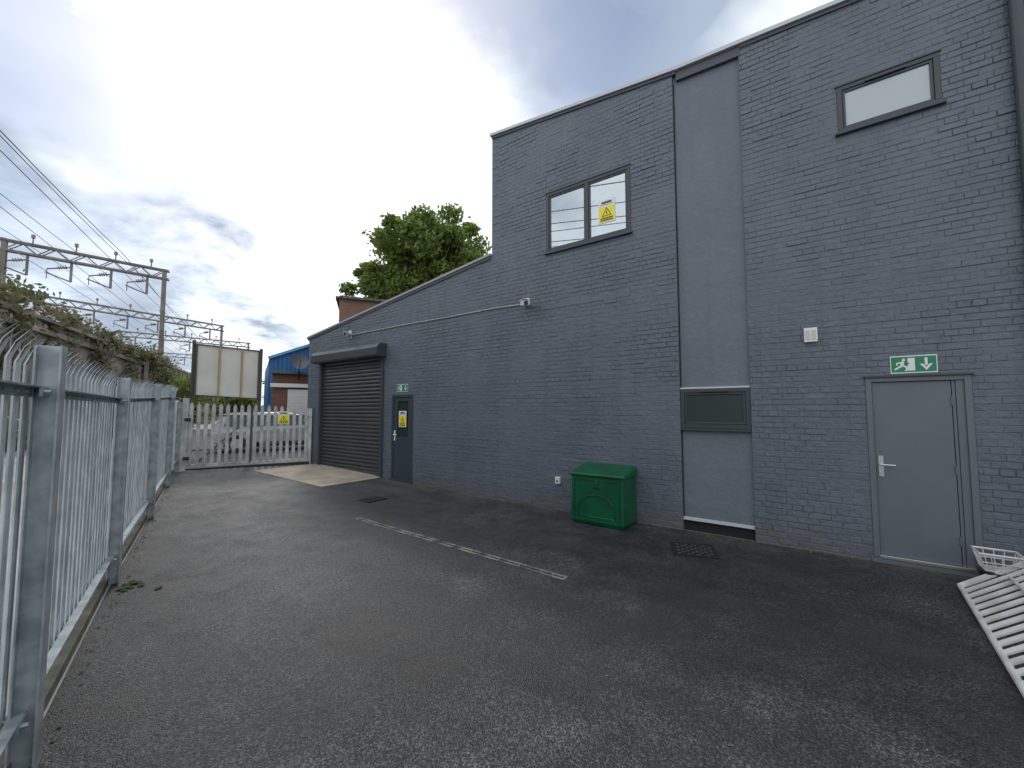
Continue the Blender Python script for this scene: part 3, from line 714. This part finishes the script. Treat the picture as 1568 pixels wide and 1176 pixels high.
def car(name,loc,rot,col,L=4.3,Wd=1.75,hb_=.95,ht=1.45):
    e=empty(name,loc); e.rotation_euler=(0,0,rot)
    prof=[(-L/2,.35),(-L/2+.02,.72),(-L/2+.1,hb_),(-L/2+.35,ht-.05),(-L/2+.7,ht),(.3,ht+.02),(.75,ht-.1),(1.35,hb_),(L/2-.15,.78),(L/2,.6),(L/2-.02,.35)]
    g=MB(); vs=[];k=len(prof)
    for s in (-1,1):
        for (x,z) in prof:
            inset=0 if z<=hb_ else .18*(z-hb_)/(ht-hb_)
            vs.append((x,s*(Wd/2-inset),z))
    fs=[tuple(range(k)),tuple(range(2*k-1,k-1,-1))]+[(i,i+k,(i+1)%k+k,(i+1)%k) for i in range(k)]
    g.add(vs,fs); g.obj('body',[col],e,bevel=.05)
    g=MB()
    for s in (-1,1):
        def Y(z): return s*(Wd/2-.18*(z-hb_)/(ht-hb_)+.006)
        z0,z1=hb_+.03,ht-.09
        g.add([(-1.75,Y(z0),z0),(-.45,Y(z0),z0),(-.45,Y(z1),z1),(-1.6,Y(z1),z1)],[(0,1,2,3)]); g.add([(-.38,Y(z0),z0),(1.15,Y(z0),z0),(.72,Y(z1),z1),(-.38,Y(z1),z1)],[(0,1,2,3)])
    g.add([(.80,-Wd/2+.2,ht-.1),(.80,Wd/2-.2,ht-.1),(1.36,Wd/2-.06,hb_+.02),(1.36,-Wd/2+.06,hb_+.02)],[(0,1,2,3)])
    g.add([(-L/2+.085,-Wd/2+.08,hb_+.03),(-L/2+.085,Wd/2-.08,hb_+.03),(-L/2+.315,Wd/2-.2,ht-.1),(-L/2+.315,-Wd/2+.2,ht-.1)],[(0,1,2,3)])
    g.obj('windows',[M_dkglass],e)
    g=MB()
    for x in (-1.35,1.35):
        for s in (-1,1): g.tube([(x,s*(Wd/2-.2),.32),(x,s*(Wd/2+.01),.32)],.32,18,0); g.tube([(x,s*(Wd/2+.0),.32),(x,s*(Wd/2+.02),.32)],.19,12,1)
    g.obj('wheels',[M_black,M_steel],e)
car('parked_car',(7.9,17.4,.2),math.radians(-20),M_carpaint)
car('parked_car',(10.6,19.4,.2),math.radians(160),mat('car_paint_dark',(.12,.14,.17),.3))
g=MB(); g.add([(3.2,13.6,.197),(6.6,12.3,.197),(16,12.6,.197),(22,40,.197),(9,40,.197)],[(0,1,2,3,4)]); g.obj('road',[mat('old_asphalt',(.09,.09,.09),.9,col2=(.06,.06,.061),vscale=1.5)])

# ------------------------------------------------------------------ railway viaduct
VA=Vector((1.2,24,0)); VD=Vector((.475,1,0))
def vp(y,off=0,z=0):
    d=VD.normalized(); n=Vector((d.y,-d.x,0)); p=VA+VD*(y-24)+n*off; return Vector((p.x,p.y,z))
via=empty('railway_viaduct'); g=MB(); zt=5.5
ya,yb=4,170
step=7.0; y=ya
while y<yb:
    e1=y+step; r=2.3*VD.normalized().y
    yc=(y+e1)/2; zs=2.0
    K=12
    xs=[yc-r+2*r*i/K for i in range(K+1)]
    g.add([vp(y,0,.1),vp(yc-r,0,.1),vp(yc-r,0,zt),vp(y,0,zt)],[(0,1,2,3)],0); g.add([vp(yc+r,0,.1),vp(e1,0,.1),vp(e1,0,zt),vp(yc+r,0,zt)],[(0,1,2,3)],0)
    for i in range(K):
        a,b=xs[i],xs[i+1]
        h1=zs+2.1*math.sqrt(max(0,1-((a-yc)/r)**2)); h2=zs+2.1*math.sqrt(max(0,1-((b-yc)/r)**2))
        g.add([vp(a,0,h1),vp(b,0,h2),vp(b,0,zt),vp(a,0,zt)],[(0,1,2,3)],0)
        g.add([vp(a,0,h1),vp(b,0,h2),vp(b,-.5,h2),vp(a,-.5,h1)],[(0,1,2,3)],0)
    g.add([vp(yc-r,-.5,.1),vp(yc+r,-.5,.1),vp(yc+r,-.5,zt-.5),vp(yc-r,-.5,zt-.5)],[(0,1,2,3)],1)
    g.beam(vp(y,.12,.1),vp(y,.12,zt-.4),.7,.25,0,up=(1,0,0))
    y=e1
g.beam(vp(ya,.08,zt-.45),vp(yb,.08,zt-.45),.2,.22,0); g.beam(vp(ya,0,zt+.06),vp(yb,0,zt+.06),.45,.14,2)
g.add([vp(ya,-.1,zt-.8),vp(yb,-.1,zt-.8),vp(yb,-14,zt-.8),vp(ya,-14,zt-.8)],[(0,1,2,3)],3)
g.add([vp(ya,-14,0),vp(yb,-14,0),vp(yb,-14,zt),vp(ya,-14,zt)],[(0,1,2,3)],0)
g.obj('brickwork',[M_viabrick,M_redbrick,mat('via_coping',(.30,.28,.25),.9,var=.4,vscale=1.),M_ground],via)
bl=[]
for i in range(150):
    y=random.uniform(15,46); hgt=max(.3,1.4-(y-22)*.05) if y>20 else 1.3
    s=random.uniform(.3,.8)
    p=vp(y,random.uniform(-1.6,.4),zt+random.uniform(-.3,.65)*hgt)
    bl.append(((p.x,p.y,p.z),(s*1.3,s*1.3,s*.8),120,random.choice([0,0,0,1])))
for y in (17,19,22,24,27,31,35,39,42,43,44,48,52,60):
    for k_ in range(4):
        p=vp(y+random.uniform(-.8,.8),.35,zt-random.uniform(.2,2.2)); bl.append(((p.x,p.y,p.z),(.6,.6,.7),90,random.choice([0,0,1])))
leaves('viaduct_vegetation',bl,.11,[M_weed,M_dead],shell=.1)
bl=[]
for i in range(30):
    y=random.uniform(8,60); p=vp(y,random.uniform(.5,1.5),random.uniform(.3,1.3)); s=random.uniform(.5,1.1); bl.append(((p.x,p.y,p.z),(s,s,s*.8),150,0))
for (x_,y_,z_,s) in ((12.1,33,2.5,1.5),(13.5,36,3.2,1.8),(11.5,40,3.4,2.),(14.,44,3.5,2.2)):
    for k_ in range(6): bl.append(((x_+random.uniform(-s,s)*.5,y_+random.uniform(-s,s)*.5,z_+random.uniform(-s,s)*.6),(s*.5,s*.5,s*.45),260,0))
leaves('scrub_bushes',bl,.13,[M_leaf,M_dead],shell=.2)

# ------------------------------------------------------------------ catenary gantries
TU=Vector((.39,.92,0)).normalized()
def gantry(p0,p1,zt,zb=5.,hang=4,sk=1.2):
    e=empty('railway_gantry'); g=MB(); p0=Vector(p0);p1=Vector(p1)
    def post(p):
        for s in (-1,1): g.beam(p+TU*s*.22+Vector((0,0,zb)),p+TU*s*.12+Vector((0,0,zt+.1)),.20*sk,.13*sk,0)
        n=9
        for i in range(n):
            za=zb+(zt-zb)*i/n; zc=zb+(zt-zb)*(i+1)/n; s=1 if i%2 else -1
            g.beam(p+TU*s*.18+Vector((0,0,za)),p-TU*s*.16+Vector((0,0,zc)),.06,.06,0)
    post(p0);post(p1)
    d=(p1-p0); L=d.length; d.normalize(); n=max(6,int(L/.75))
    T=lambda t,z,o=0: p0+d*t+TU*o+Vector((0,0,z))
    for o in (-.2,.2):
        g.beam(T(-.3,zt,o),T(L+.3,zt,o),.10*sk,.11*sk,0); g.beam(T(-.3,zt-.7,o),T(L+.3,zt-.7,o),.10*sk,.11*sk,0)
        for i in range(n):
            a=L*i/n;b=L*(i+1)/n
            g.beam(T(a,zt-.7 if i%2 else zt,o),T(b,zt if i%2 else zt-.7,o),.055*sk,.055*sk,0)
    for i in range(hang):
        t=L*(i+.5)/hang
        g.beam(T(t,zt-.6),T(t,zt-2.2),.12*sk,.12*sk,0); g.beam(T(t,zt-1.1),T(t+1.2,zt-1.5),.07*sk,.07*sk,0); g.beam(T(t,zt-2.2),T(t+1.3,zt-1.75),.07*sk,.07*sk,0); g.beam(T(t+1.2,zt-1.5),T(t+1.2,zt-2.2),.05,.05,0)
        for k_ in range(4): g.tube([T(t+.25+.12*k_,zt-1.15-.04*k_),T(t+.30+.12*k_,zt-1.17-.04*k_)],.14,8,1)
        g.beam(T(t-.2,zt),T(t-.2,zt+.55),.07,.07,0); g.tube([T(t-.2,zt+.5),T(t-.2,zt+.75)],.11,8,1)
    g.obj('steelwork',[M_steelrail,mat('insulator',(.25,.14,.10),.4)],e)
gantry((10.4,43.8,0),(1.9,44.6,0),13.4)
gantry((22.3,66.4,0),(5.0,63.5,0),13.4,hang=6)
gantry((31,80,0),(15,83,0),13.4,hang=5)
gantry((42,104,0),(24,108,0),13.4,hang=5)
wires=empty('overhead_wires'); g=MB()
for (x,y,z,r) in ((7.9,44.2,14.1,.03),(9.3,43.9,12.3,.022),(6.9,44.1,12.3,.022),(9.3,43.9,11.2,.022),(6.9,44.1,11.2,.022),(4.6,44.3,12.3,.022),(4.6,44.3,11.2,.022)):
    c=Vector((x,y,z)); pts=[]
    nodes=[-50,0,24.5,42,68,100]
    for a,b in zip(nodes,nodes[1:]):
        for k_ in range(10):
            t=k_/10; s=a+(b-a)*t; sag=0 if z<11.5 else -.012*(b-a)*4*t*(1-t)
            pts.append(c+TU*s+Vector((0,0,sag)))
    g.tube(pts,r,4)
g.obj('conductors',[mat('wire',(.09,.09,.10),.5)],wires)

# ------------------------------------------------------------------ tree
def tree(name,base,top,cr,nbl,leafn,size,seed):
    random.seed(seed); e=empty(name)
    bx,by,bz=base; c=Vector((bx,by,top-cr[2]))
    g=MB(); g.tube([(bx,by,bz),(bx+.1,by,bz+(c.z-bz)*.5),(bx,by+.1,c.z),(bx,by,c.z+cr[2]*.5)],[.42,.33,.24,.08],10)
    bl=[]
    for i in range(nbl):
        d=Vector((random.gauss(0,1),random.gauss(0,1),random.gauss(.15,.9))).normalized()
        r=random.uniform(.35,.92)
        if d.z<-.3: r*=.8
        p=c+Vector((d.x*cr[0]*r,d.y*cr[1]*r,d.z*cr[2]*r)); s=random.uniform(.5,1.15)*cr[0]*.25
        bl.append(((p.x,p.y,p.z),(s,s,s*.75),leafn,0))
        if i%2==0:
            st=Vector((bx,by,bz+(c.z-bz)*random.uniform(.6,1.1))); md=st.lerp(p,.5)+Vector((0,0,.2)); g.tube([st,md,p],[.13,.08,.03],6)
    g.obj('trunk',[M_bark],e,smooth=True)
    leaves('foliage',bl,size,[M_leaf],e,shell=.35)
tree('deciduous_tree',(17.7,19.6,.1),15.3,(4.1,4.1,5.0),115,400,.15,3)
tree('deciduous_tree',(15.3,21.8,.1),11.0,(2.1,2.1,2.6),36,280,.14,5)

# ------------------------------------------------------------------ white slatted frame + basket + pushchair (lower right)
random.seed(11)
e=empty('slatted_bed_frame')
A0=Vector((6.02,-1.04,.03)); A1=Vector((3.55,-.92,.03)); off=Vector((.16,-.60,.36))
g=MB(); M_wp=mat('white_enamel',(.64,.65,.64),.3,col2=(.48,.48,.45),vscale=6)
for (s,t_) in ((0,0),(1,1)):
    g.tube([A0+off*s,A1+off*s],.022,10)
n=17
for i in range(n):
    p=A0.lerp(A1,(i+.3)/n); g.beam(p,p+off,.048,.014)
g.tube([A0,A0+off],.02,8); g.tube([A1,A1+off],.02,8)
for P in (A0,A0.lerp(A1,.5),A1):
    pp=P+off; g.tube([pp,(pp.x+.02,pp.y,.0)],.018,8)
g.tube([A0.lerp(A1,.12)+off*.5+Vector((0,0,.03)),A0.lerp(A1,.7)+off*.55+Vector((0,0,.03))],.014,8)
g.obj('slats',[M_wp],e,smooth=False)
e=empty('wire_basket'); g=MB(); c=Vector((6.17,-1.34,.20))
def rect(z,a,b): return [c+Vector((-a,-b,z)),c+Vector((a,-b,z)),c+Vector((a,b,z)),c+Vector((-a,b,z)),c+Vector((-a,-b,z))]
for z_,a,b in ((0,.10,.11),(.08,.115,.13),(.16,.13,.15)): g.tube(rect(z_,a,b),.006 if z_<.15 else .011,6)
R0=rect(0,.10,.11); R1=rect(.16,.13,.15)
for s in range(4):
    for k_ in range(4):
        t=k_/4; g.tube([R0[s].lerp(R0[s+1],t),R1[s].lerp(R1[s+1],t)],.0045,5)
for k_ in range(1,6): g.tube([R0[0].lerp(R0[1],k_/6),R0[3].lerp(R0[2],k_/6)],.004,5)
g.obj('wires',[M_wp],e)
e=empty('black_bucket'); g=MB(); b0=Vector((6.17,-1.36,0))
g.tube([b0+Vector((0,0,.0)),b0+Vector((0,0,.19))],[.13,.17],20); g.obj('pail',[M_black],e,smooth=False)
e=empty('broken_pushchair'); g=MB()
g.tube([(5.75,-1.45,.10),(5.9,-1.50,.45),(6.0,-1.56,.60),(5.85,-1.70,.64)],.018,8,0); g.tube([(5.4,-1.50,.05),(5.75,-1.55,.32),(6.0,-1.62,.40)],.015,8,1)
for k_ in range(2):
    cc=Vector((5.35+.5*k_,-1.75,.14)); pts=[cc+Vector((math.cos(a)*.12,0,math.sin(a)*.12)) for a in np.linspace(0,2*math.pi,19)]
    g.tube(pts,.018,6,0)
    for a in np.linspace(0,math.pi,4)[:3]: g.tube([cc+Vector((math.cos(a)*.11,0,math.sin(a)*.11)),cc-Vector((math.cos(a)*.11,0,math.sin(a)*.11))],.004,4,1)
g.obj('tubing_and_wheels',[M_black,M_wp],e)

# ------------------------------------------------------------------ litter
g=MB()
def litter(x,y,s,mi):
    z=H(y)+.004; a=random.uniform(0,6.28); vs=[]
    for k_ in range(5):
        t=a+k_*1.257; r=s*random.uniform(.5,1); vs.append((x+math.cos(t)*r,y+math.sin(t)*r,z+random.uniform(0,.4)*s))
    vs.append((x,y,z+s*.5)); g.add(vs,[(k_,(k_+1)%5,5) for k_ in range(5)],mi)
for i in range(170):
    y=random.uniform(1.5,12.5); x=FX(y)+.03+abs(random.gauss(0,.045)); litter(x,y,random.uniform(.008,.022),random.choice([0,1,1,3]))
for i in range(110):
    y=random.uniform(-1,7.5); x=6.48-abs(random.gauss(0,.07)); litter(x,y,random.uniform(.006,.018),random.choice([0,3,2]))
for i in range(70):
    litter(random.uniform(1.4,6),random.uniform(-.5,9),random.uniform(.003,.009),random.choice([1,3,2]))
for i in range(16): litter(1.19+random.gauss(0,.04),5.62+random.gauss(0,.05),random.uniform(.03,.055),random.choice([0,1,3,3]))
for i in range(5): litter(1.36+random.gauss(0,.02),5.30+random.gauss(0,.02),random.uniform(.02,.03),random.choice([0,3]))
g.obj('leaf_litter',[mat('litter_green',(.05,.07,.02),.9),mat('litter_brown',(.10,.07,.04),.9),mat('litter_pale',(.35,.33,.28),.9),mat('litter_dark',(.03,.027,.02),.9)])

# ------------------------------------------------------------------ sky
w=bpy.data.worlds.new('World'); scene.world=w; w.use_nodes=True; N=w.node_tree.nodes; L=w.node_tree.links; N.clear()
out=N.new('ShaderNodeOutputWorld'); tc=N.new('ShaderNodeTexCoord'); DIR=tc.outputs['Generated']
sky=N.new('ShaderNodeTexSky'); sky.sky_type='NISHITA'; sky.sun_disc=False; sky.sun_elevation=math.radians(35); sky.sun_rotation=math.radians(28.5)
bg1=N.new('ShaderNodeBackground'); bg1.inputs[1].default_value=.13; L.new(sky.outputs[0],bg1.inputs[0])
bg2=N.new('ShaderNodeBackground'); bg2.inputs[1].default_value=1.0
def mth(op,a,b=None,c=None,clamp=False):
    n=N.new('ShaderNodeMath'); n.operation=op; n.use_clamp=clamp
    for i,v in enumerate((a,b,c)):
        if v is None: continue
        if isinstance(v,(int,float)): n.inputs[i].default_value=v
        else: L.new(v,n.inputs[i])
    return n.outputs[0]
nv=N.new('ShaderNodeVectorMath'); nv.operation='NORMALIZE'; L.new(DIR,nv.inputs[0]); ND=nv.outputs[0]
sx=N.new('ShaderNodeSeparateXYZ'); L.new(ND,sx.inputs[0])
zz=mth('ADD',mth('MAXIMUM',sx.outputs[2],0.),.22)
cb=N.new('ShaderNodeCombineXYZ'); L.new(mth('DIVIDE',sx.outputs[0],zz),cb.inputs[0]); L.new(mth('DIVIDE',sx.outputs[1],zz),cb.inputs[1])
def noise(scale,loc,detail=4,rough=.55,dist=0.):
    mp=N.new('ShaderNodeMapping'); mp.inputs['Location'].default_value=loc; L.new(cb.outputs[0],mp.inputs[0])
    n=N.new('ShaderNodeTexNoise'); n.inputs['Scale'].default_value=scale; n.inputs['Detail'].default_value=detail; n.inputs['Roughness'].default_value=rough; n.inputs['Distortion'].default_value=dist
    L.new(mp.outputs[0],n.inputs['Vector']); return n.outputs[0]
def blob(d,ang):
    d=Vector(d).normalized(); n=N.new('ShaderNodeVectorMath'); n.operation='DOT_PRODUCT'; L.new(ND,n.inputs[0]); n.inputs[1].default_value=d
    r=N.new('ShaderNodeMapRange'); r.interpolation_type='SMOOTHSTEP'; r.inputs[1].default_value=math.cos(math.radians(ang)); r.inputs[2].default_value=1.; L.new(n.outputs['Value'],r.inputs[0]); return r.outputs[0]
n1=noise(1.9,(3,1,0)); n2=noise(2.6,(9,4,2),5,.6,.3)
gr=mth('ADD',blob((.69,.255,.675),24),blob((.083,.944,.32),19)); gr=mth('ADD',gr,blob((.302,.932,.198),15))
bright=mth('ADD',blob((.392,.716,.578),36),blob((.9,.1,.3),20))
gv=mth('ADD',mth('MULTIPLY',mth('SUBTRACT',n1,.52),3.8),mth('MULTIPLY',gr,1.05)); gv=mth('SUBTRACT',gv,mth('MULTIPLY',bright,.7),clamp=True)
c=N.new('ShaderNodeMix'); c.data_type='RGBA'; c.inputs[6].default_value=(1.24,1.29,1.34,1); c.inputs[7].default_value=(.40,.50,.64,1); L.new(mth('MULTIPLY',gv,.95),c.inputs[0]); L.new(c.outputs[2],bg2.inputs[0])
bl_=mth('ADD',blob((.426,.86,.282),18),blob((.10,.95,.45),14)); bl_=mth('ADD',bl_,blob((.0,.98,.25),12)); bl_=mth('ADD',bl_,blob((.55,.45,.80),22))
bv=mth('MULTIPLY',mth('MULTIPLY',mth('SUBTRACT',n2,.41),6.,clamp=True),mth('MULTIPLY',bl_,1.6,clamp=True),clamp=True)
ms=N.new('ShaderNodeMixShader'); L.new(mth('MULTIPLY',bv,.8),ms.inputs[0]); L.new(bg2.outputs[0],ms.inputs[1]); L.new(bg1.outputs[0],ms.inputs[2]); L.new(ms.outputs[0],out.inputs[0])
try:
    w.cycles.sampling_method='MANUAL'; w.cycles.sample_map_resolution=512
except Exception: pass

sl=bpy.data.lights.new('sun','SUN'); sl.energy=1.2; sl.angle=math.radians(14); sl.color=(1,.96,.90)
so=link(bpy.data.objects.new('sun',sl)); so.rotation_euler=Vector((.392,.716,.578)).to_track_quat('Z','Y').to_euler(); so.location=(0,0,20)

# ------------------------------------------------------------------ camera
cam=bpy.data.cameras.new('camera'); co=link(bpy.data.objects.new('camera',cam)); scene.camera=co
cam.sensor_width=36; cam.lens=640/1568*36; cam.clip_end=4000; cam.clip_start=.05
a=math.atan(870/641.); pt=math.atan(40/640.)
fwd=Vector((math.sin(a)*math.cos(pt),math.cos(a)*math.cos(pt),math.sin(pt)))
co.location=(0,0,1.75); co.rotation_euler=fwd.to_track_quat('-Z','Y').to_euler()
scene.view_settings.view_transform='Standard'; scene.view_settings.look='None'; scene.view_settings.exposure=0
